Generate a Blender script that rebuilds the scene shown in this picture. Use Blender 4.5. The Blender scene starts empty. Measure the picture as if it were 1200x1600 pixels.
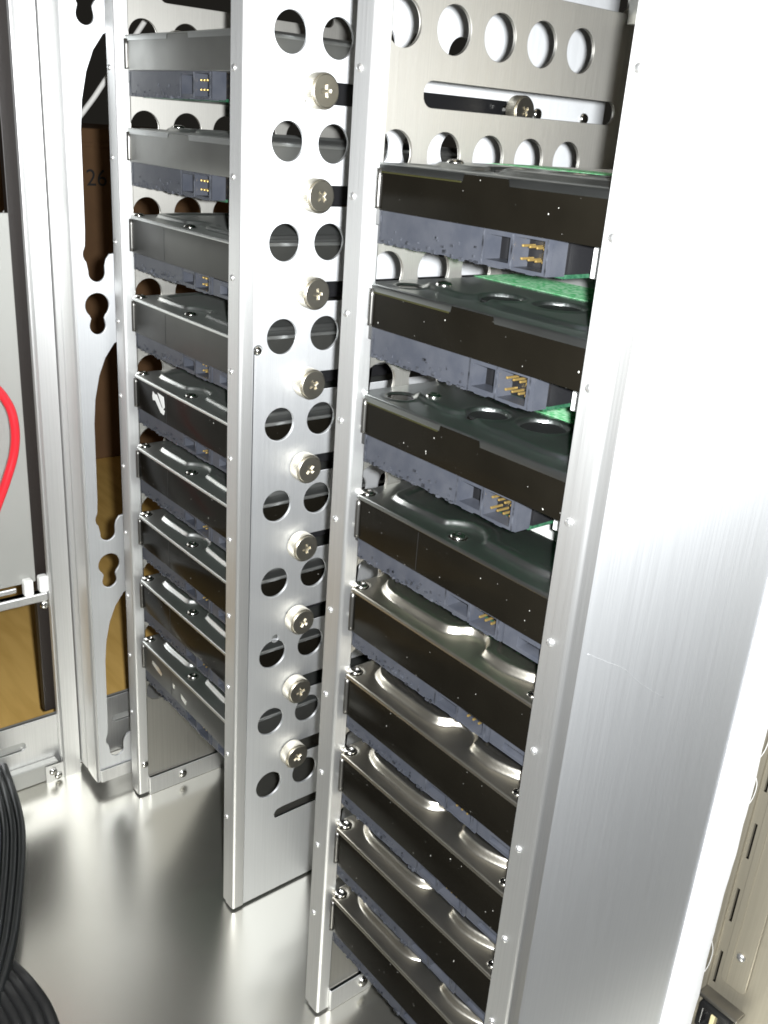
import bpy, bmesh, math, random
from mathutils import Vector, Matrix
random.seed(7)
MM = 0.001
scene = bpy.context.scene
COL = scene.collection

# ------------------------------------------------------------------ camera
cam_d = bpy.data.cameras.new('camera'); cam = bpy.data.objects.new('camera', cam_d); COL.objects.link(cam)
CR = ((0.6242298, 0.77810682, 0.06990659), (0.33252643, -0.18365943, -0.92503805), (-0.70693941, 0.60068211, -0.37338677))
CAM = Vector((328.168, -195.32, 380.0))
M = Matrix.Identity(4)
for i in range(3):
    M[i][0] = CR[0][i]; M[i][1] = -CR[1][i]; M[i][2] = -CR[2][i]; M[i][3] = CAM[i]*MM
cam.matrix_world = M
cam_d.sensor_fit = 'VERTICAL'; cam_d.sensor_height = 36.0; cam_d.lens = 1479.8/1600*36
cam_d.clip_start = 0.01; cam_d.clip_end = 20
scene.camera = cam

# ------------------------------------------------------------------ world, lamps, exposure
w = bpy.data.worlds.new('World'); scene.world = w; w.use_nodes = True
bg = w.node_tree.nodes['Background']; bg.inputs[0].default_value = (1.0, 0.93, 0.80, 1); bg.inputs[1].default_value = 0.014
right = Vector(CR[0]); up = -Vector(CR[1])
fl = bpy.data.lights.new('phone_flash', 'POINT'); fl.energy = 20.5; fl.shadow_soft_size = 0.004; fl.color = (0.96, 0.985, 1.0)
flo = bpy.data.objects.new('phone_flash', fl); COL.objects.link(flo)
flo.location = (CAM + right*11 + up*3)*MM
rl = bpy.data.lights.new('room_lamp', 'AREA'); rl.energy = 0.8; rl.size = 0.5; rl.color = (1.0, 0.88, 0.68)
rlo = bpy.data.objects.new('room_lamp', rl); COL.objects.link(rlo)
rlo.location = (0.25, -0.25, 1.5); rlo.rotation_euler = (math.radians(10), 0, 0)
scene.view_settings.view_transform = 'Standard'; scene.view_settings.look = 'None'
scene.view_settings.exposure = 0.0; scene.view_settings.gamma = 1.0
scene.render.engine = 'CYCLES'
cy = scene.cycles
cy.filter_width = 1.75; cy.max_bounces = 10; cy.glossy_bounces = 8; cy.diffuse_bounces = 5; cy.use_denoising = True
cy.sample_clamp_indirect = 4.0; cy.caustics_reflective = True; cy.blur_glossy = 0.6

# ------------------------------------------------------------------ materials
def mat(name, col, metal=0.0, rough=0.5, spec=0.5, aniso=0.0, tangent=None, brush=None, noise=0.0, nscale=60, dust=0.0, col2=None,
        dust_col=(.5, .49, .45), bump=0.0, bscale=400, brush_amt=0.12, rvar=0.0, rscale=90):
    m = bpy.data.materials.new(name); m.use_nodes = True
    nt = m.node_tree; N = nt.nodes; L = nt.links; b = N['Principled BSDF']
    b.inputs['Base Color'].default_value = (*col, 1); b.inputs['Metallic'].default_value = metal
    b.inputs['Roughness'].default_value = rough; b.inputs['Specular IOR Level'].default_value = spec
    b.inputs['Anisotropic'].default_value = aniso
    geo = N.new('ShaderNodeNewGeometry')
    if tangent:
        if tangent == 'cross':
            x = N.new('ShaderNodeVectorMath'); x.operation = 'CROSS_PRODUCT'; x.inputs[1].default_value = (0, 0, 1)
            L.new(geo.outputs['True Normal'], x.inputs[0])
        else:
            x = N.new('ShaderNodeVectorMath'); x.operation = 'ADD'; x.inputs[0].default_value = tangent; x.inputs[1].default_value = (0, 0, 0)
        L.new(x.outputs[0], b.inputs['Tangent'])
    cur = None
    def rgb(c):
        n = N.new('ShaderNodeRGB'); n.outputs[0].default_value = (*c, 1); return n.outputs[0]
    def mixc(f, a, c, kind='MIX'):
        n = N.new('ShaderNodeMix'); n.data_type = 'RGBA'; n.blend_type = kind
        L.new(f, n.inputs[0]) if not isinstance(f, float) else setattr(n.inputs[0], 'default_value', f)
        L.new(a, n.inputs[6]); L.new(c, n.inputs[7]); return n.outputs[2]
    def tex(scale, vec=(1, 1, 1), detail=3, rough_=.5):
        mp = N.new('ShaderNodeMapping'); mp.inputs['Scale'].default_value = vec; L.new(geo.outputs['Position'], mp.inputs[0])
        t = N.new('ShaderNodeTexNoise'); t.inputs['Scale'].default_value = scale; t.inputs['Detail'].default_value = detail
        t.inputs['Roughness'].default_value = rough_; L.new(mp.outputs[0], t.inputs['Vector']); return t.outputs[0]
    def ramp(f, lo, hi):
        r = N.new('ShaderNodeMapRange'); r.inputs[1].default_value = lo; r.inputs[2].default_value = hi; L.new(f, r.inputs[0]); return r.outputs[0]
    cur = rgb(col)
    if noise:
        cur = mixc(ramp(tex(nscale), .35, .65), cur, rgb(col2 or tuple(c*(1-noise) for c in col)))
    if brush:
        s = tex(1400, brush, 2)
        cur = mixc(ramp(s, .3, .7), cur, mixc(1.0, cur, rgb((1-brush_amt,)*3), 'MULTIPLY'))
        rr = N.new('ShaderNodeMapRange'); rr.inputs[1].default_value = .3; rr.inputs[2].default_value = .7
        rr.inputs[3].default_value = rough*.95; rr.inputs[4].default_value = min(1, rough*1.05); L.new(s, rr.inputs[0]); L.new(rr.outputs[0], b.inputs['Roughness'])
        bp = N.new('ShaderNodeBump'); bp.inputs['Strength'].default_value = .012; bp.inputs['Distance'].default_value = .0002
        L.new(s, bp.inputs['Height']); L.new(bp.outputs[0], b.inputs['Normal'])
    elif rvar:
        s = tex(rscale, (1, 1, 1), 4)
        rr = N.new('ShaderNodeMapRange'); rr.inputs[1].default_value = .1; rr.inputs[2].default_value = .9
        rr.inputs[3].default_value = rough*(1-rvar); rr.inputs[4].default_value = rough*(1+rvar); L.new(s, rr.inputs[0]); L.new(rr.outputs[0], b.inputs['Roughness'])
    if bump:
        bp = N.new('ShaderNodeBump'); bp.inputs['Strength'].default_value = bump; bp.inputs['Distance'].default_value = .0006
        L.new(tex(bscale), bp.inputs['Height']); L.new(bp.outputs[0], b.inputs['Normal'])
    if dust:
        f = ramp(tex(900, (1, 1, .8), 1), .84 - dust*.06, .87 - dust*.06)
        cur = mixc(f, cur, rgb(dust_col))
    L.new(cur, b.inputs['Base Color'])
    return m

VB = (1, 1, .015)   # vertical brushing
ALU = mat('brushed_aluminium', (.66, .67, .68), .90, .61, aniso=.7, tangent='cross', brush=VB, brush_amt=.045)
ALU_D = mat('brushed_aluminium_plain', (.68, .69, .70), .88, .67, aniso=.7, tangent='cross', brush=VB, brush_amt=.03)
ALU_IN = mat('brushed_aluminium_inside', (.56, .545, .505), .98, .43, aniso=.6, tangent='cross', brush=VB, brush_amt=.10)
LIP = mat('trim_aluminium', (.80, .80, .79), .95, .47, aniso=.5, tangent='cross', brush=VB, brush_amt=.08)
STEEL = mat('floor_steel', (.57, .555, .50), .94, .26, aniso=.3, tangent=(0, 1, 0), rvar=.07, rscale=14, dust=.75, dust_col=(.85, .84, .8))
CAST_A = mat('casting_black', (.0065, .0056, .004), 0, .17, spec=.09, noise=.25, nscale=40, dust=.9, rvar=.25)
CAST_G = mat('casting_grey_sheen', (.33, .33, .31), .9, .38, noise=.2, nscale=30, rvar=.2)  # paler casting copy, reflected brightness put into the base colour
CAST_L = mat('casting_dark_grey', (.055, .055, .05), .5, .33, spec=.35, noise=.2, nscale=30, dust=.3, rvar=.2)
COV_A = mat('cover_dark_chrome', (.52, .54, .53), 1, .30, rvar=.06)
COV_B = mat('cover_steel', (.54, .55, .53), 1, .29, rvar=.06)
COV_L = mat('cover_satin_steel', (.60, .61, .59), 1, .40, rvar=.06)
COV_C = mat('cover_warm_steel', (.76, .72, .63), 1, .31, rvar=.08)
BLUE = mat('connector_blue_grey', (.038, .0415, .052), 0, .40, spec=.35, noise=.5, nscale=160, col2=(.050, .053, .063), bump=.08, bscale=500)
BLUE_D = mat('socket_dark', (.008, .008, .009), 0, .45)
BLUE_M = mat('socket_grey', (.10, .105, .11), 0, .4)
GOLD = mat('gold_pins', (.85, .60, .21), .9, .36)
PCB = mat('board_green', (.008, .045, .022), 0, .35, noise=.6, nscale=700, col2=(.03, .09, .05))
PCB_C = mat('board_dark', (.012, .016, .026), 0, .4, noise=.6, nscale=500, col2=(.03, .035, .05))
PAPER = mat('label_paper', (.80, .80, .78), 0, .7, spec=.1, noise=.15, nscale=50)
PRINT_G = mat('label_green_print', (.06, .45, .14), 0, .7, spec=.1, noise=.9, nscale=700, col2=(.45, .75, .50))
INK = mat('ink', (.02, .02, .02), 0, .6)
FOAM = mat('white_foam', (.86, .86, .86), 0, .7, bump=.2, bscale=300)
FILM = mat('film', (.9, .9, .9), 0, .15)
RUB = mat('black_rubber', (.012, .012, .012), 0, .38)
BLACKC = mat('cable_black', (.010, .011, .011), 0, .30)
RED = mat('cable_red', (.62, .02, .03), 0, .32)
GREYC = mat('cable_grey', (.45, .44, .42), 0, .45)
NICK = mat('nickel', (.74, .70, .60), 1, .36, rvar=.1)
RIV = mat('rivet_alu', (.82, .82, .81), .9, .33)
SCREW = mat('screw_steel', (.75, .74, .70), 1, .18)
DARK = mat('dark_painted', (.012, .008, .006), 0, .5)
GREYP = mat('grey_panel', (.43, .43, .405), .6, .45, noise=.08, nscale=20)
TAN = mat('tan_steel', (.37, .335, .26), .5, .42, aniso=.4, tangent='cross', brush=VB, brush_amt=.08)
CARD = mat('cardboard', (.20, .105, .045), 0, .8, noise=.2, nscale=15)
WHITEP = mat('white_plastic', (.78, .78, .76), 0, .35)

def wood_mat():
    m = bpy.data.materials.new('plywood'); m.use_nodes = True
    nt = m.node_tree; N = nt.nodes; L = nt.links; b = N['Principled BSDF']; b.inputs['Roughness'].default_value = .5
    g = N.new('ShaderNodeNewGeometry'); mp = N.new('ShaderNodeMapping'); mp.inputs['Rotation'].default_value = (0, 0, .55); mp.inputs['Scale'].default_value = (3, 22, 1)
    L.new(g.outputs['Position'], mp.inputs[0])
    t = N.new('ShaderNodeTexNoise'); t.inputs['Scale'].default_value = 5; t.inputs['Detail'].default_value = 6; t.inputs['Distortion'].default_value = .6
    L.new(mp.outputs[0], t.inputs['Vector'])
    r = N.new('ShaderNodeValToRGB'); r.color_ramp.elements[0].position = .3; r.color_ramp.elements[0].color = (.60, .37, .10, 1)
    r.color_ramp.elements[1].position = .62; r.color_ramp.elements[1].color = (.72, .46, .14, 1)
    L.new(t.outputs[0], r.inputs[0]); L.new(r.outputs[0], b.inputs['Base Color']); return m
WOOD = wood_mat()

# ------------------------------------------------------------------ helpers (all lengths in mm)
def link(name, me, m, parent=None, smooth=False):
    o = bpy.data.objects.new(name, me)
    if m is not None and len(me.materials) == 0: me.materials.append(m)
    COL.objects.link(o)
    if parent: o.parent = parent
    if smooth:
        for p in me.polygons: p.use_smooth = True
        me.set_sharp_from_angle(angle=math.radians(40))
    return o
def empty(name, loc, label=None, cat=None, group=None):
    o = bpy.data.objects.new(name, None); COL.objects.link(o); o.location = Vector(loc)*MM; o.empty_display_size = .01
    tag(o, label, cat, group); return o
def tag(o, label=None, cat=None, group=None, kind=None):
    if label: o['label'] = label
    if cat: o['category'] = cat
    if group: o['group'] = group
    if kind: o['kind'] = kind
    return o
def finish(bm, scale=True):
    bmesh.ops.recalc_face_normals(bm, faces=bm.faces)
    me = bpy.data.meshes.new('m')
    if scale: bmesh.ops.scale(bm, vec=(MM,)*3, verts=bm.verts)
    bm.to_mesh(me); bm.free(); return me
def curve_mesh(loops, thick, bevel=0.0, res=1):
    c = bpy.data.curves.new('c', 'CURVE'); c.dimensions = '2D'; c.fill_mode = 'BOTH'; c.extrude = max(thick/2 - bevel, 0)
    if bevel: c.bevel_depth = bevel; c.offset = -bevel; c.bevel_resolution = res
    for lp in loops:
        s = c.splines.new('POLY'); s.points.add(len(lp)-1); s.use_cyclic_u = True
        for p, q in zip(s.points, lp): p.co = (q[0], q[1], 0, 1)
    o = bpy.data.objects.new('c', c); COL.objects.link(o)
    dg = bpy.context.evaluated_depsgraph_get(); me = bpy.data.meshes.new_from_object(o.evaluated_get(dg))
    bpy.data.objects.remove(o); bpy.data.curves.remove(c); return me
def sheet(loops, thick, fn, bevel=0.0, res=1):
    """polygon with holes (u,v), thickness w centred on 0, mapped by fn(u,v,w) -> xyz in mm"""
    me = curve_mesh(loops, thick, bevel, res)
    bm = bmesh.new(); bm.from_mesh(me); bpy.data.meshes.remove(me)
    bmesh.ops.remove_doubles(bm, verts=bm.verts, dist=1e-4)
    for v in bm.verts: v.co = Vector(fn(*v.co))
    me = finish(bm)
    for p in me.polygons: p.use_smooth = True
    me.set_sharp_from_angle(angle=math.radians(32))
    wdir = (Vector(fn(0, 0, 1)) - Vector(fn(0, 0, 0))).normalized()
    for p in me.polygons: p.use_smooth = abs(p.normal.dot(wdir)) < .995      # flat caps, soft rims
    return me
def circ(cx, cy, r, n=28, a0=0):
    return [(cx + r*math.cos(a0+2*math.pi*i/n), cy + r*math.sin(a0+2*math.pi*i/n)) for i in range(n)]
def rect(x0, y0, x1, y1, r=0.0, n=5):
    if r <= 0: return [(x0, y0), (x1, y0), (x1, y1), (x0, y1)]
    P = []
    for cx, cy, a in ((x1-r, y0+r, -90), (x1-r, y1-r, 0), (x0+r, y1-r, 90), (x0+r, y0+r, 180)):
        for i in range(n+1):
            t = math.radians(a + 90*i/n); P.append((cx + r*math.cos(t), cy + r*math.sin(t)))
    return P
def box_bm(bm, x0, y0, z0, x1, y1, z1):
    vs = [bm.verts.new((x, y, z)) for x in (x0, x1) for y in (y0, y1) for z in (z0, z1)]
    for f in ((0, 1, 3, 2), (4, 6, 7, 5), (0, 4, 5, 1), (2, 3, 7, 6), (0, 2, 6, 4), (1, 5, 7, 3)):
        bm.faces.new([vs[i] for i in f])
def box(x0, y0, z0, x1, y1, z1, bev=0.0):
    bm = bmesh.new(); box_bm(bm, x0, y0, z0, x1, y1, z1)
    if bev: bmesh.ops.bevel(bm, geom=bm.edges[:], offset=bev, segments=2, affect='EDGES', profile=.5)
    return finish(bm)
def lathe(prof, n=20, axis='Z'):
    """prof: (r, h) list; axis direction of h"""
    bm = bmesh.new(); rings = []
    for r, h in prof:
        ring = []
        for i in range(n):
            a = 2*math.pi*i/n; x, y = r*math.cos(a), r*math.sin(a)
            ring.append(bm.verts.new({'Z': (x, y, h), 'X': (h, x, y), 'Y': (x, h, y)}[axis]))
        rings.append(ring)
    for a, b in zip(rings, rings[1:]):
        for i in range(n): bm.faces.new((a[i], a[(i+1) % n], b[(i+1) % n], b[i]))
    bm.faces.new(rings[0]); bm.faces.new(rings[-1]); return finish(bm)
def catmull(P, n=10):
    Q = []; P = [Vector(p) for p in P]; E_ = [P[0]*2-P[1]] + P + [P[-1]*2-P[-2]]
    for i in range(1, len(E_)-2):
        a, b, c, d = E_[i-1:i+3]
        for k in range(n):
            t = k/n; Q.append(.5*((2*b) + (c-a)*t + (2*a-5*b+4*c-d)*t*t + (3*b-a-3*c+d)*t**3))
    Q.append(P[-1]); return Q
def tube(P, r, n=10, sm=10):
    Q = catmull(P, sm); bm = bmesh.new(); rings = []; nrm = None
    for i, p in enumerate(Q):
        t = (Q[min(i+1, len(Q)-1)] - Q[max(i-1, 0)]).normalized()
        if nrm is None: nrm = t.orthogonal().normalized()
        nrm = (nrm - t*nrm.dot(t)).normalized(); bn = t.cross(nrm)
        rings.append([bm.verts.new(p + (nrm*math.cos(2*math.pi*k/n) + bn*math.sin(2*math.pi*k/n))*r) for k in range(n)])
    for a, b in zip(rings, rings[1:]):
        for k in range(n): bm.faces.new((a[k], a[(k+1) % n], b[(k+1) % n], b[k]))
    bm.faces.new(rings[0]); bm.faces.new(rings[-1])
    me = finish(bm)
    for p in me.polygons: p.use_smooth = True
    return me
def text_mesh(s, size, fn):
    c = bpy.data.curves.new('t', 'FONT'); c.body = s; c.size = size; c.align_x = 'CENTER'; c.align_y = 'CENTER'
    o = bpy.data.objects.new('t', c); COL.objects.link(o)
    dg = bpy.context.evaluated_depsgraph_get(); me = bpy.data.meshes.new_from_object(o.evaluated_get(dg))
    bpy.data.objects.remove(o); bpy.data.curves.remove(c)
    for v in me.vertices: v.co = Vector(fn(*v.co))*MM
    return me

# ------------------------------------------------------------------ setting
o = link('floor', box(-172, -420, -2, 222, 230, 0), STEEL); tag(o, 'brushed steel floor plate of the case', kind='structure')
o = link('wooden_floor', box(-1500, -500, -16, -176, 1200, -6), WOOD); tag(o, 'light plywood surface outside the case', kind='structure')

# ------------------------------------------------------------------ drive cages
PITCH = 37.75
RIVET = lathe([(1.3, 0), (1.25, -.3), (.9, -.75), (.35, -.95)], 12, 'Y')
for p in RIVET.polygons: p.use_smooth = True
def gear(r, n, d):
    P = []
    for i in range(n):
        a = 2*math.pi*i/n; b = 2*math.pi/n
        P += [((r-d)*math.cos(a), (r-d)*math.sin(a)), (r*math.cos(a+.3*b), r*math.sin(a+.3*b)), (r*math.cos(a+.6*b), r*math.sin(a+.6*b))]
    return P
def cross(l, wd):
    return [(-wd, -l), (wd, -l), (wd, -wd), (l, -wd), (l, wd), (wd, wd), (wd, l), (-wd, l), (-wd, wd), (-l, wd), (-l, -wd), (-wd, -wd)]
KNOB = sheet([gear(6.6, 56, .17)], 5.4, lambda u, v, w_: (w_+2.7, u, v), .25)
FACE = sheet([circ(0, 0, 5.9, 32), cross(2.2, .55)], .9, lambda u, v, w_: (5.4+w_+.4, u, v), .3, 2)
SHANK = lathe([(2.4, -6), (2.4, .5)], 12, 'X')
SCREW_X = lathe([(0.6, 1.7), (2.0, 1.5), (2.6, .8), (2.7, 0)], 14, 'X')
for p in SCREW_X.polygons: p.use_smooth = True

def trim(parent, xp, rivet_z, ztop=470):
    P = [(xp-9.6, .5), (xp-6.3, .5), (xp-6.3, 0), (xp-1.4, 0)]
    for i in range(1, 7):
        a = math.radians(-90 + 90*i/6); P.append((xp-1.0+1.5*math.cos(a), 1.5+1.5*math.sin(a)))
    P += [(xp+.5, 6.2), (xp-.7, 6.2), (xp-.7, 1.3), (xp-9.6, 1.3)]
    me = sheet([P], ztop-1.5, lambda u, v, w_: (u, v, w_+(ztop-1.5)/2+1.5))
    t = link('front_trim', me, LIP, parent)
    for z in rivet_z:
        r = link('rivet', RIVET, RIV, t); r.location = Vector((xp-6.1, 0.02, z))*MM
    return t
def panel(parent, xp, holes_y, slot, rows, d, slot_rows, extra=(), m=None):
    loops = [rect(6.6, 1.5, d, 470)]
    for k in rows:
        for hy in holes_y: loops.append(circ(hy, 71.3 + PITCH*k, 7.35, 36))
    for k in slot_rows: loops.append(rect(slot[0], 83.2 + 38.05*k, slot[1], 91.2 + 38.05*k, .8 if xp == 1 else 3.6))
    loops += list(extra)
    return link('side_panel', sheet(loops, 1.3, lambda u, v, w_: (xp-.65+w_, u, v), .15), m or ALU, parent)

rz = [57 + 37.8*k for k in range(11)]
cageL = empty('drive_cage', (0, 0, 0), 'brushed aluminium drive cage with thumb screws down its perforated side', 'drive cage', 'drive cages')
trim(cageL, -108, rz); trim(cageL, 1, rz)
panel(cageL, -108, [13.8, 35.4, 56.5, 77.5, 98.5], (22, 118), range(0, 10), 128, range(0, 10), m=ALU_IN)
panel(cageL, 1, [20.4, 42, 63.5, 85, 106.5], (27.5, 138), [k for k in range(0, 10)], 205, range(0, 9),
      extra=[circ(8.9, 293, 2.2, 16), circ(21.5, 155, 2.0, 16), [(25, 48.5), (24, 51), (25.5, 53.4), (29, 54), (60, 54), (60, 48.5)]])
for y, k in [(32.6, k) for k in range(9)] + [(142, 8)]:
    s = link('thumb_screw', KNOB, NICK, cageL); s.location = Vector((1.6, y, 87.2 + 38.1*k))*MM; s.rotation_euler.x = random.uniform(0, 1.5)
    f_ = link('screw_face', FACE, NICK, s); h_ = link('shank', SHANK, SCREW, s)
st = link('foot_strip', box(-108, 6.4, 0, -106, 128, 12, .3), LIP, cageL)
for y in (28, 90):
    s = link('screw', SCREW_X, SCREW, st); s.location = Vector((-106, y, 6.5))*MM
for y in (157, 190):
    s = link('screw', SCREW_X, SCREW, cageL); s.location = Vector((1, y, 391.5))*MM
s = link('screw', SCREW_X, SCREW, cageL); s.location = Vector((-107.6, 4.2, 22))*MM; s.scale = (.8, .8, .8)
# dome plug in the small hole of the thumb screw side
link('dome_plug', lathe([(2.0, -1.5), (2.0, 0), (1.7, 1.0), (.8, 1.7)], 14, 'X'), SCREW, cageL, True).location = Vector((.6, 8.9, 293))*MM

cageR = empty('drive_cage', (75, 0, 0), 'brushed aluminium drive cage with plain right side panel and white strip', 'drive cage', 'drive cages')
def rel(o): o.location -= Vector((75, 0, 0))*MM; return o
for t in (trim(cageR, 77, rz), trim(cageR, 183, rz)): rel(t)
rel(panel(cageR, 77, [11.5, 32.5, 53.3, 73.8, 94.2], (21.6, 118), range(0, 10), 128, range(0, 10), m=ALU_IN))
# plain panel: face, then a flange turned outwards that carries the white foam strip
P = [(181.7, 6.6), (183, 6.6), (183, 109.6), (190.2, 123.6), (189.0, 124.2), (181.7, 110)]
rel(link('side_panel', sheet([P], 468.5, lambda u, v, w_: (u, v, w_+234.25+1.5)), ALU_D, cageR))
bm = bmesh.new(); rr = random.Random(3)
prev = None; n = 90
for i in range(n+1):
    z = 2 + 466*i/n; e = 15.4 + rr.uniform(-.12, .12) + .35*math.sin(z*.06) + .2*math.sin(z*.17+1)
    # strip section in the flange's own frame: a along the flange, h out of it
    ring = [bm.verts.new((183.1 + a*.458 + h*.889, 109.6 + a*.889 - h*.458, z)) for a, h in ((.2, .05), (.2, .9), (.7, 1.3), (e-.6, 1.3), (e, .8), (e, .05))]
    if prev:
        for j in range(6): bm.faces.new((prev[j], prev[(j+1) % 6], ring[(j+1) % 6], ring[j]))
    else: bm.faces.new(ring)
    prev = ring
bm.faces.new(prev)
rel(link('foam_strip', finish(bm), FOAM, cageR, True))
for z, h in ((172, 9), (148, 8), (60, 10), (226, 12)):   # loose curls of protective film along the strip
    rel(link('film_curl', tube([(190.4, 122.6, z-h), (191.6, 123.4, z-h*.4), (191.8, 123.6, z+h*.4), (190.5, 122.8, z+h)], .1, 6, 6), FILM, cageR))
rel(link('scratch', tube([(183, 10.2, 242), (183, 21.2, 235.6), (183, 30.3, 230.4), (183, 40.9, 221.5), (183, 56.8, 210.5)], .07, 6, 8), ALU, cageR))
st = rel(link('foot_strip', box(77, 6.4, 0, 79, 128, 12, .3), LIP, cageR))
for y in (25, 90):
    s = link('screw', SCREW_X, SCREW, st); s.location = Vector((79, y, 7))*MM
rel(link('end_bracket', box(77.2, 117, 422, 92, 127.5, 470, .4), GREYP, cageR))

# ------------------------------------------------------------------ hard drives
import numpy as np
def sdf(P, poly):
    poly = np.array(poly, float); A = poly; B = np.roll(poly, -1, 0)
    d = np.full(P.shape[:-1], 1e9); ins = np.zeros(P.shape[:-1], bool)
    for a, b in zip(A, B):
        ab = b-a; t = np.clip(((P-a)@ab)/(ab@ab+1e-12), 0, 1); q = a + t[..., None]*ab
        d = np.minimum(d, np.hypot(P[..., 0]-q[..., 0], P[..., 1]-q[..., 1]))
        cond = ((a[1] > P[..., 1]) != (b[1] > P[..., 1]))
        xi = (b[0]-a[0])*(P[..., 1]-a[1])/(b[1]-a[1]+1e-12) + a[0]; ins ^= cond & (P[..., 0] < xi)
    return np.where(ins, d, -d)
def sstep(a, b, x):
    t = np.clip((x-a)/(b-a), 0, 1); return t*t*(3-2*t)
def smooth_loop(P, n=6):
    P = [Vector((*p, 0)) for p in P]; Q = []; m = len(P)
    for i in range(m):
        a, b, c, d = P[i-1], P[i], P[(i+1) % m], P[(i+2) % m]
        for k in range(n):
            t = k/n; v = .5*((2*b) + (c-a)*t + (2*a-5*b+4*c-d)*t*t + (3*b-a-3*c+d)*t**3); Q.append((v.x, v.y))
    return Q
W = 95.6; ZT = 25.2
OUT = {
 'C': smooth_loop([(3, 30), (3.5, 16), (6.5, 9.5), (14, 6), (28, 5.5), (42, 5.8), (47.5, 8.5), (51, 13.2), (56.5, 13.8), (60.2, 10.5), (62.6, 6.6), (71, 5.4), (79, 7), (86, 10.5), (91, 17), (92, 30), (92, 90), (91, 135), (84, 141), (12, 141), (4, 134), (3, 90)]),
 'B': smooth_loop([(4, 30), (5.5, 17), (8.5, 9), (14, 7), (28, 7.2), (37, 7.8), (40, 11), (44, 13.5), (49, 13.5), (53, 11), (56, 8), (66, 7.2), (79, 7), (88, 9.5), (91, 17), (92, 30), (92, 90), (91, 135), (84, 141), (12, 141), (4, 134), (4, 90)]),
 'A': smooth_loop([(4, 34), (6, 20), (12, 13), (24, 10), (32, 9), (38, 12), (44, 9.6), (52, 7.5), (62, 7), (78, 6.5), (88, 9), (91, 17), (92, 30), (92, 90), (91, 135), (84, 141), (12, 141), (4, 134), (4, 90)]),
}
def cover_mesh(kind):
    xs = np.unique(np.round(np.concatenate([np.arange(-2.6, 98.21, .55), [98.2]]), 3)); yf = np.arange(.5, 34, .55)
    ys = np.concatenate([yf, np.array([36, 39, 44, 52, 64, 80, 100, 120, 132, 138, 142, 146])])
    X, Y = np.meshgrid(xs, ys); P = np.stack([X, Y], -1); d = sdf(P, OUT[kind])
    if kind == 'C': H = 2.9*sstep(0, 1.8, d) - 1.5*sstep(4.6, 5.5, d)
    elif kind == 'B': H = 1.9*sstep(0, 1.9, d) - .8*sstep(4.6, 5.6, d)
    else:
        H = 1.5*sstep(0, 2.2, d)
        for cx, cy, r in ((42, 18.5, 7.2), (60, 25, 8.2), (9, 9, 5.0)):
            rr_ = np.hypot(X-cx, Y-cy); H += .35*np.exp(-((rr_-r-.8)/.9)**2) - (4.0 if cx > 10 else .7)*(1-sstep(r-.9, r, rr_))
    # screw wells
    for cx, cy in ((.3, 4.2), (46.5, 6.2), (95.3, 4.2)):
        if kind == 'A' or (kind == 'C' and cx == 46.5): continue
        rr_ = np.hypot(X-cx, Y-cy); H -= .35*(1-sstep(3.2, 3.8, rr_))
    # soft droop to the ears
    H = H - .25*(1-sstep(.5, 2.5, Y))*0
    skirt = np.full(xs.shape, 1.3 if kind != 'A' else 2.4)
    if kind == 'A': skirt = np.where((xs > 39.5) & (xs < 57.5), .5, 2.4)
    rows = []
    inset = np.where((xs < -.2) | (xs > W+.2), 2.0, 0.0)   # the ears stand back a little
    for dy, dz in ((-.18, None), (-.18, -.75), (-.02, -.28), (.25, -.04)):
        rows.append([(x, dy+ins_, (-sk if dz is None else max(dz, -sk))) for x, sk, ins_ in zip(xs, skirt, inset)])
    for j in range(len(ys)): rows.append([(x, max(ys[j], .3+ins_ + (0 if ins_ == 0 else .02*j)), H[j, i]) for i, (x, ins_) in enumerate(zip(xs, inset))])
    rows.append([(x, 146.4, -1.3) for x in xs])
    rows = [[(r[0][0]-.3, r[0][1], r[0][2]-1.5), (r[0][0]-.3, r[0][1], r[0][2]-.4)] + r + [(r[-1][0]+.3, r[-1][1], r[-1][2]-.4), (r[-1][0]+.3, r[-1][1], r[-1][2]-1.5)] for r in rows]
    v = [(x*MM, y*MM, (z+ZT)*MM) for r in rows for x, y, z in r]; nx = len(xs)+4
    f = [(j*nx+i, j*nx+i+1, (j+1)*nx+i+1, (j+1)*nx+i) for j in range(len(rows)-1) for i in range(nx-1)]
    me = bpy.data.meshes.new('cover'); me.from_pydata(v, [], f); me.update()
    for p in me.polygons: p.use_smooth = True
    return me
SCREW_Z = lathe([(2.7, 0), (2.7, .5), (2.2, 1.1), (1.1, 1.35), (1.0, .7), (.3, .6)], 16, 'Z')
for p in SCREW_Z.polygons: p.use_smooth = True
SCREW_Y = lathe([(1.1, 0), (1.0, -.4), (.5, -.7)], 10, 'Y')
for p in SCREW_Y.polygons: p.use_smooth = True
PIN = box(-.34, 0, -.34, .34, 5.0, .34, .12)
ZC = {'A': 11.0, 'B': 8.6, 'C': 7.4}
PARTS = {}
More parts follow.
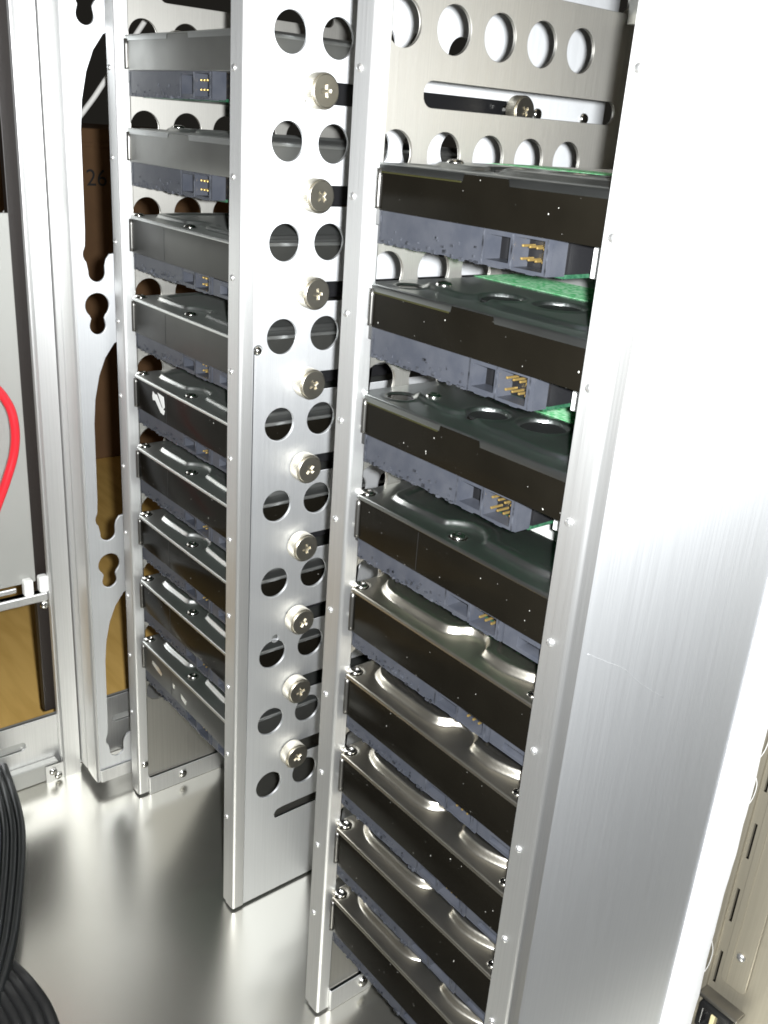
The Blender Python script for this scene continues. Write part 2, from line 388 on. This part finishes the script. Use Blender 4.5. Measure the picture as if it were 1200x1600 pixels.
def drive_parts(kind):
    zc = ZC[kind]; D = {}
    D['casting'] = sheet([rect(0, 0, W, 146, 2.2)], ZT-.3-zc, lambda u, v, w_: (u, v, w_ + (ZT-.3+zc)/2), .35, 2)
    bm = bmesh.new()
    if kind == 'A': box_bm(bm, .6, 8.5, 1.6, 74.8, 145.5, zc+.2); box_bm(bm, 75, 26, 1.6, W-.6, 145.5, zc+.2)
    else: box_bm(bm, .6, 8.5, 1.6, W-.6, 145.5, zc+.2)
    D['underside'] = finish(bm)
    D['circuit_board'] = box(1.5, 7.4, .4, 74.5, 120, 1.5)
    rj = random.Random(ord(kind)); edge = []
    x = .8
    while x < 75:
        edge.append((x, rj.choice((.9, 1.0, 1.2, .7)))); x += rj.uniform(1.2, 3.4); edge.append((min(x, 75), edge[-1][1]))
    loops = [edge + [(75, zc), (.8, zc)], rect(50, 2.6, 59.4, zc-1.4), rect(61, 1.9, 72.2, zc-.8)]
    D['connector_panel'] = sheet(loops, 6.2, lambda u, v, w_: (u, 1.0+3.1+w_, v))
    D['data_connector'] = sheet([rect(75.6 if kind != 'A' else 79, 1.2, W-.8, zc-.6), rect(81.6, 2.6, 92.8, zc-2.4)], 6, lambda u, v, w_: (u, 1.2+3+w_, v), .15)
    bm = bmesh.new(); rj = random.Random(5+ord(kind))
    x = 3.0
    while x < 47:
        wd = rj.uniform(.5, 1.5); h = rj.uniform(.3, 1.0); y = rj.uniform(.2, .7)
        z = rj.choice((1.4, 1.8, 2.6, 3.0)); box_bm(bm, x, y, z-h, x+wd, y+1.2, z+.2); x += wd + rj.uniform(.6, 4.2)
    for x in (1.6, 48.6, 60.1, 73.2):                       # moulded ribs of the connector strip
        box_bm(bm, x, .75, 1.2, x+.45, 1.3, zc-.3)
    for q in range(14):                                     # small parts along the board edge
        x = rj.uniform(3, 46); z = rj.uniform(2.2, 2.2 + (zc-4)*.55); box_bm(bm, x, .72, z, x+rj.uniform(.3, 1.5), 1.4, z+rj.uniform(.3, 1.0))
    D['components'] = finish(bm)
    D['cover'] = cover_mesh(kind)
    D['rib'] = tube([(1.0, .0, zc+.5), (1.0, -.05, 15), (1.0, 0, ZT-1.6)], .95, 12, 4)
    D['ear'] = sheet([[(-2.5, 6), (-.05, 6), (-.05, 23.2), (-2.5, 23.2)]], 3, lambda u, v, w_: (u, 3.6+w_, v), .3)
    bm = bmesh.new()
    for i in range(7): box_bm(bm, 82.6+i*1.4, 1.0, zc-2.2, 83.2+i*1.4, 1.7, zc-1.2)
    D['contacts'] = finish(bm)
    return D
for k_ in 'ABC': PARTS[k_] = drive_parts(k_)
LABEL = sheet([rect(5, 44, 88, 118, 2)], .06, lambda u, v, w_: (u, v, w_))
STRIPE = sheet([rect(5, 42, 88, 66)], .06, lambda u, v, w_: (u, v, w_))
SHADE_DISC = lathe([(6.4, -.4), (6.4, .1), (6.0, .3)], 24, 'Z')
SEAL = box(1.5, -.26, ZT-2.9, 38.5, .3, ZT-2.45, .1)
YEL = mat('seal_yellow', (.028, .027, .008), 0, .35)
CHR = mat('rib_metal', (.16, .155, .145), .9, .36)
SEAM = box(-.12, -.1, 0, .12, .2, 14)
def make_drive(name, kind, loc, label, group, cast, cover, with_label=False, shift=False):
    D = PARTS[kind]; zc = ZC[kind]
    t = empty(name, loc, label, 'hard drive', group)
    def add(n, me, m, par=t, off=None):
        if len(me.materials) == 0: me.materials.append(m)
        o = bpy.data.objects.new(n, me); COL.objects.link(o); o.parent = par
        if me.materials[0] is not m:
            o.material_slots[0].link = 'OBJECT'; o.material_slots[0].material = m
        if off: o.location = Vector(off)*MM
        return o
    add('casting', D['casting'], cast); add('underside', D['underside'], BLUE_D)
    b = add('circuit_board', D['circuit_board'], PCB_C if kind == 'C' else PCB); c = add('components', D['components'], SCREW_MIX, b); c['kind'] = 'stuff'
    cp = add('connector_panel', D['connector_panel'], BLUE)
    for i in range(4):
        for j in range(2): add('pin', PIN, GOLD, cp, (62.6+2.65*i, 2.7 if kind == 'A' else 3.5, zc*.36+.4+j*zc*.32))
    dc = add('data_connector', D['data_connector'], WHITEP if kind == 'A' else BLUE, t, (0, 12 if kind == 'A' else 0, 0)); add('contact_row', D['contacts'], WHITEP if kind == 'A' else BLUE, dc)['kind'] = 'stuff'
    cv = add('top_cover', D['cover'], cover)
    if kind != 'A':
        for x in (.3, 46.5, 95.3):
            y = 6.2 if x == 46.5 else 4.2
            if kind == 'C' and x == 46.5: continue
            if x > 90: continue
            add('screw', SCREW_Z, SCREW, cv, (x, y, ZT-.35))
        if kind == 'C': add('screw', SCREW_Z, SCREW, cv, (88, 4.4, ZT-.3)).scale = (.75, .75, .75)
    else:
        add('screw', SCREW_Z, SCREW, cv, (18, 16, ZT+1.4))
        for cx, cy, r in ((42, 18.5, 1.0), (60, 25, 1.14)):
            d_ = add('recess_shade_disc', SHADE_DISC, RUB, cv, (cx, cy, ZT+.55)); d_.scale = (r, r, 1)  # black disc stands in for the shade inside each dimple
        if cast is CAST_A: add('seal_line', SEAL, YEL, cv)
    add('edge_rib', D['rib'], CHR, t)
    e = add('mounting_ear', D['ear'], RUB); add('screw', SCREW_Y, SCREW, e, (-1.3, 2.1, 12))
    e = add('mounting_ear', D['ear'], RUB, t, (W+2.6, 0, 0)); add('screw', SCREW_Y, SCREW, e, (-1.3, 2.1, 12))
    if kind == 'B': add('seam', SEAM, RUB, t, (34, 0, 9.2))
    if with_label:
        zt = ZT + {'A': 1.5, 'B': 1.1, 'C': 1.2}[kind] + .1
        lb = add('label', LABEL, PAPER, t, (0, {'A': -6 if shift else 0, 'B': -14, 'C': 0}[kind], zt)); add('green_band', STRIPE, PRINT_G, lb, (0, 0 if kind == 'A' else 16, .08))
        add('handwriting', SCRIB, INK, lb, (0, 8, .1))
    return t
SCREW_MIX = mat('component_mix', (.075, .08, .095), .2, .4, noise=.9, nscale=300, col2=(.012, .013, .016))
SCRIB = tube([(52, 58, 0), (56, 55, 0), (53, 53, 0), (50, 56, 0), (58, 53.5, 0), (62, 55, 0), (64, 52.5, 0), (66, 55.5, 0), (68, 53, 0), (73, 54, 0)], .5, 5, 5)
ORD = ['topmost', 'second', 'third', 'fourth', 'fifth', 'sixth', 'seventh', 'eighth', 'lowest']
def which(i): return ORD[i] + (' ' if i in (0, 8) else ' from the top ')
for i in range(9):          # cage with the plain panel, k = 8 .. 0
    k = 8-i; top = 71.6 + 37.35*k
    kind = 'A' if i < 3 else ('B' if i == 3 else 'C')
    look = {'A': 'black hard drive with dark chrome cover', 'B': 'black hard drive with white label', 'C': 'black hard drive with wavy cover'}[kind]
    pos = ['topmost', 'second from the top', 'third from the top', 'fourth from the top', 'fifth from the top', 'sixth from the top', 'third from the bottom', 'second from the bottom', 'lowest'][i]
    make_drive('hard_drive', kind, (80, 2.5, top-ZT), f'{look}, {pos} in plain-panelled cage', 'drives in plain-panelled cage',
               CAST_A, {'A': COV_A, 'B': COV_B, 'C': COV_C}[kind], kind in 'AB', i == 2)
LD = []
for i in range(9):          # cage with the thumb screws, k = 9 .. 1
    k = 9-i; top = 71.0 + 37.72*k
    kind = 'A' if i < 2 else 'B'
    pos = ['topmost', 'second from the top', 'third from the top', 'fourth from the top', 'fifth from the top', 'sixth from the top', 'third from the bottom', 'second from the bottom', 'lowest'][i]
    look = 'hard drive with reflected grey sheen in its casting colour' if i < 2 else ('black hard drive with a torn white sticker' if i == 4 else 'dark grey hard drive with ridged cover')
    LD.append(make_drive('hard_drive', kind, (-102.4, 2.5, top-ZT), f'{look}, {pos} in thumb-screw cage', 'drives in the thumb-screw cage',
               CAST_G if i < 2 else (CAST_L if i < 4 or i == 8 else CAST_A), COV_L))  # upper castings made paler to carry the bright reflection in their colour
tl = link('torn_sticker', sheet([[(25, 22.0), (31, 21.5), (32, 16.5), (30.4, 15.2), (27.5, 19)]], .15, lambda u, v, w_: (u, -.1+w_, v)), PAPER, LD[4])
tl = link('torn_sticker', sheet([[(20, 21.5), (22, 20.6), (24, 20.8), (29, 15.6), (32, 14.8), (31, 12.6), (28, 13.0), (22.5, 17.6), (20, 17.2), (19.4, 19)]], .15, lambda u, v, w_: (u, -.1+w_, v)), PAPER, LD[4])
for pts in ([(12, 19), (20, 18.4), (24, 16.6), (23, 14.6), (16, 15.8), (12, 17)], [(36, 17.5), (38, 17), (37.6, 14.6), (36.2, 15)], [(45, 16), (51, 14.6), (50.5, 11.6), (45.6, 13)]):
    link('foil_sticker', sheet([pts], .15, lambda u, v, w_: (u, -.1+w_, v)), SCREW, LD[8])

# ------------------------------------------------------------------ uprights and side of the case (left)
post = empty('upright_post', (-150, -27, 0), 'bright folded aluminium corner post standing on the steel floor', 'post')
P = [(-157, -28), (-157, -29), (-150.4, -29), (-149.5, -28.1), (-149.5, -18.8), (-150.6, -18.8), (-150.6, -28)]
me = sheet([P], 470, lambda u, v, w_: (u+150, v+27, w_+235)); link('post_angle', me, LIP, post)
me = sheet([[(-153.6, -29.6), (-152, -29.6), (-152, -29.05), (-153.6, -29.05)]], 466, lambda u, v, w_: (u+150, v+27, w_+237)); link('bead', me, LIP, post)
br = link('foot_bracket', sheet([[(-150, -40), (-149.2, -40), (-149.2, -29.4), (-150, -29.4)], ], 12, lambda u, v, w_: (u+150, v+27, w_+6)), LIP, post)
for y, z in ((-36, 7.5), (-33, 3.4)):
    s = link('screw', SCREW_X, SCREW, br); s.location = Vector((.9, y+27, z))*MM; s.scale = (.9,)*3

key = empty('keyhole_upright', (-124, -18, 7.5), 'aluminium upright plate with keyhole slots and long rounded cutouts', 'upright')
def K(u, v, w_): return (w_-.6, u+18, v-7.5)
def arc(cx, cy, r, a0, a1, n=10): return [(cx + r*math.cos(math.radians(a0+(a1-a0)*i/n)), cy + r*math.sin(math.radians(a0+(a1-a0)*i/n))) for i in range(n+1)]
def keyhole(cy, cz): return arc(cy, cz, 6.2, -48, 228, 20) + [(cy-3.4, cz-6.2)] + arc(cy-.1, cz-10, 4.2, 160, 380, 14) + [(cy+3.4, cz-6.2)]
def bigcut(top, bot):
    # long cutout: rounded top, straight left side, keyhole-shaped bottom with a tongue on its right
    P = [(13, top+2), (7, top+1.2), (2, top-1), (-3, top-8), (-6.6, top-17), (-9.2, top-29), (-10.3, top-42)]
    P += [(-10.6, bot+24), (-11.0, bot+17)] + arc(-7.2, bot+13, 5.0, 150, 225, 6) + arc(-5.6, bot+4.2, 4.3, 170, 370, 12)
    P += [(-1.4, bot+7.5), (-.6, bot+10.5), (1.2, bot+13), (4.4, bot+13.4), (6, bot+10), (6.4, bot+5.5), (9, bot+3), (14, bot+3), (20, bot+10)]
    P += [(23, bot+24), (23.5, top-35), (21, top-12), (18, top-2)]
    Q = []
    for y, z in P:
        q = (min(y, 7.5), z)
        if not Q or abs(q[0]-Q[-1][0]) + abs(q[1]-Q[-1][1]) > .05: Q.append(q)
    return Q
loops = [rect(-16.6, 7.6, 9.5, 470, 1.0), keyhole(-6.1, 289.8), keyhole(-5.6, 149.0), keyhole(-6.0, 428)]
loops += [bigcut(271.5, 163.2), bigcut(412, 301.5), bigcut(130.5, 22.5)]
link('slotted_plate', sheet(loops, 1.2, K, .2), ALU, key)
P = [(-164, -18), (-126, -18), (-124.6, -17.6), (-124, -16.7), (-125.2, -16.7), (-126, -16.9), (-164, -16.9)]
P = [(-164, -18), (-141, -18), (-140.6, -17.5), (-139.6, -17.5), (-139.2, -18), (-132, -18.6), (-125, -18.6), (-124, -17.8), (-124, -16.7), (-125.2, -16.7), (-164, -16.9)]
link('front_flange', sheet([P], 462, lambda u, v, w_: (u+124, v+18, w_+231)), LIP, key)
link('bottom_lip', box(.1, 1.5, 0, 1.3, 27.4, 8.6, .3), LIP, key)

sill = empty('bottom_sill', (-158, -40, 0), 'low steel sill with pressed grooves along the left side of the floor', 'sill')
loops = [rect(-90, 0, 130, 42), rect(-90+20, 24, -10, 29, 2.4)]
link('sill_plate', sheet([rect(-130, 0.2, 130, 41, .5), rect(-82, 23, -8, 28.5, 2.6), rect(46, 22, 62, 27, 2.4)], 1.4, lambda u, v, w_: (w_, u, v), .3), LIP, sill)
link('sill_back', box(-3, -130, 1, -1.2, 130, 40.5), GREYP, sill)
link('sill_ledge', box(.8, -130, .2, 6.5, 8.5, 12, .6), GREYP, sill)

pan = empty('grey_side_panel', (-160, -80, 119), 'flat grey metal side panel with folded lower edge above the plywood', 'panel')
link('sheet', box(0, -160, 12, 1.5, 45.4, 211, .3), GREYP, pan)
link('folded_edge', box(-.5, -160, 0, 5, 50.6, 5.4, .8), LIP, pan)
link('hem', box(1.6, -160, 8.2, 3.2, 34, 11.2, .6), LIP, pan)
for y, z in ((40, 9.5), (48.5, 10)):
    link('corner_clip', box(1, y-2.6, z-4.0, 6.5, y+2.6, z+6, 1.2), WHITEP, pan)
s = link('hinge_screw', SCREW_X, SCREW, pan); s.location = Vector((4, 48.5, -2.5))*MM

o = link('dark_strip', box(-168, -33.4, 41, -163, -20, 470, .4), DARK); tag(o, 'dark brown upright strip between grey panel and corner post', 'strip')

# ------------------------------------------------------------------ things outside the case (left)
bx = empty('cardboard_box', (-700, 240, -6), 'brown cardboard box marked 26, standing beyond the slotted upright', 'box')
link('carton', box(-300, -420, 0, 0, 700, 366, 2), CARD, bx)
link('number', text_mesh('26', 24, lambda u, v, w_: (.4, u, v+316)), INK, bx)
link('lid_edge', box(.2, -420, 348, 1.4, 700, 352, .3), CARD, bx)
o = link('grey_wire', tube([(-175, -60, 278), (-175, -33.5, 324.4), (-175, 12.1, 377.6), (-175, 24.7, 393.5), (-175, 60, 440)], 1.4, 8, 6), GREYC); tag(o, 'thin grey wire slanting behind the slotted upright', 'wire')
o = link('red_cable', tube([(-141, -75, 252), (-141, -56, 251), (-140, -48, 241), (-139, -45.8, 229), (-140, -46.8, 215), (-140, -52, 200), (-141, -60, 180), (-142, -70, 150)], 2.3, 12, 10), RED); tag(o, 'glossy red cable looping beside the grey side panel', 'cable')
NTH = ['strand nearest the drive cages', 'second strand from the drive cages', 'third strand from the drive cages', 'fourth strand from the drive cages', 'fifth strand from the drive cages', 'sixth strand from the drive cages', 'strand farthest from the drive cages']
for i in range(7):          # ribbon of black cables on the floor
    q = i*4.3; z = 2.3 + (6-i)*.9
    pts = [(-190, -58-q*.6, z+10), (-158, -60.2-q*.75, z+9), (-118, -65.5-q*.9, z+5), (-92, -73-q, z+2), (-60, -86-q, z), (-30, -100-q, z), (6, -122-q, z), (45, -150-q, z)]
    pts = [(x, y-1.5, zz) for x, y, zz in pts]
    o = link('black_cable', tube(pts, 2.15, 10, 10), BLACKC); tag(o, f'glossy black cable, {NTH[i]} in the flat floor bundle', 'cable', 'black cables in the flat bundle')
HTH = [n.replace('strand ', '') for n in NTH]
for i in range(5):
    q = i*4.6
    pts = [(-70, -112-q, 3.2), (-30, -104-q*.9, 3.4+i*.2), (-8, -101-q*.9, 6.5), (10, -99-q*.95, 3.6), (40, -104-q, 3.2), (90, -120-q, 3.2)]
    o = link('black_hose', tube(pts, 3.0, 10, 8), RUB); tag(o, f'matt black hose, {HTH[i]} of those crossing the flat cable bundle', 'hose', 'matt black hoses on the floor')

# ------------------------------------------------------------------ back wall of the case (right)
wall = empty('rear_wall', (184, 150, 0), 'warm steel back wall of the case with narrow slots', 'wall')
def RW(y): return lambda u, v, w_: (u-184, y-150+w_, v)
loops = [rect(150, 0, 236, 470)]
for z in (31, 68, 104, 140, 176, 212): loops.append(rect(183.3, z-9.5+.0, 184.7, z+9.5))
link('wall_sheet', sheet(loops, 1.4, RW(152), 0), TAN, wall)
link('wall_fold', sheet([[(176.5, 149.0), (181.0, 149.0), (181.6, 149.6), (181.6, 151.2), (176.5, 151.2)]], 470, lambda u, v, w_: (u-184, v-150, w_+235)), TAN, wall)
cov = link('slot_cover', sheet([rect(186.8, 27, 199.5, 470, 3)], 1.2, RW(150.2), .3), TAN, wall)
for x, z in ((193.6, 46), (193.6, 150)):
    s = link('rivet', RIVET, RIV, cov); s.location = Vector((x-184, -.5, z))*MM; s.scale = (1.7, 1.4, 1.7)
link('seam_bead', sheet([rect(189.6, 28, 190.2, 470)], .5, RW(149.4), 0), TAN, wall)
con = empty('black_connector', (192, 143, 3), 'black plastic connector with pale pin at the foot of the back wall', 'connector')
link('shell', sheet([rect(-7, .2, 9, 16, 2), rect(-4.5, 3, 6.5, 13, 1)], 7, lambda u, v, w_: (u, w_, v), .4), RUB, con)
link('core', box(-4.2, 0, 3.3, 6.2, 3, 12.7), RUB, con)
link('pin', box(-.6, -3.2, 5, 1.4, 0, 12, .2), mat('pale_pin', (.72, .62, .35), 0, .4), con)
link('shroud', box(-9, -2.5, 16.6, 11, 4.5, 18.6, .5), mat('dark_steel', (.16, .15, .13), .8, .4), con)
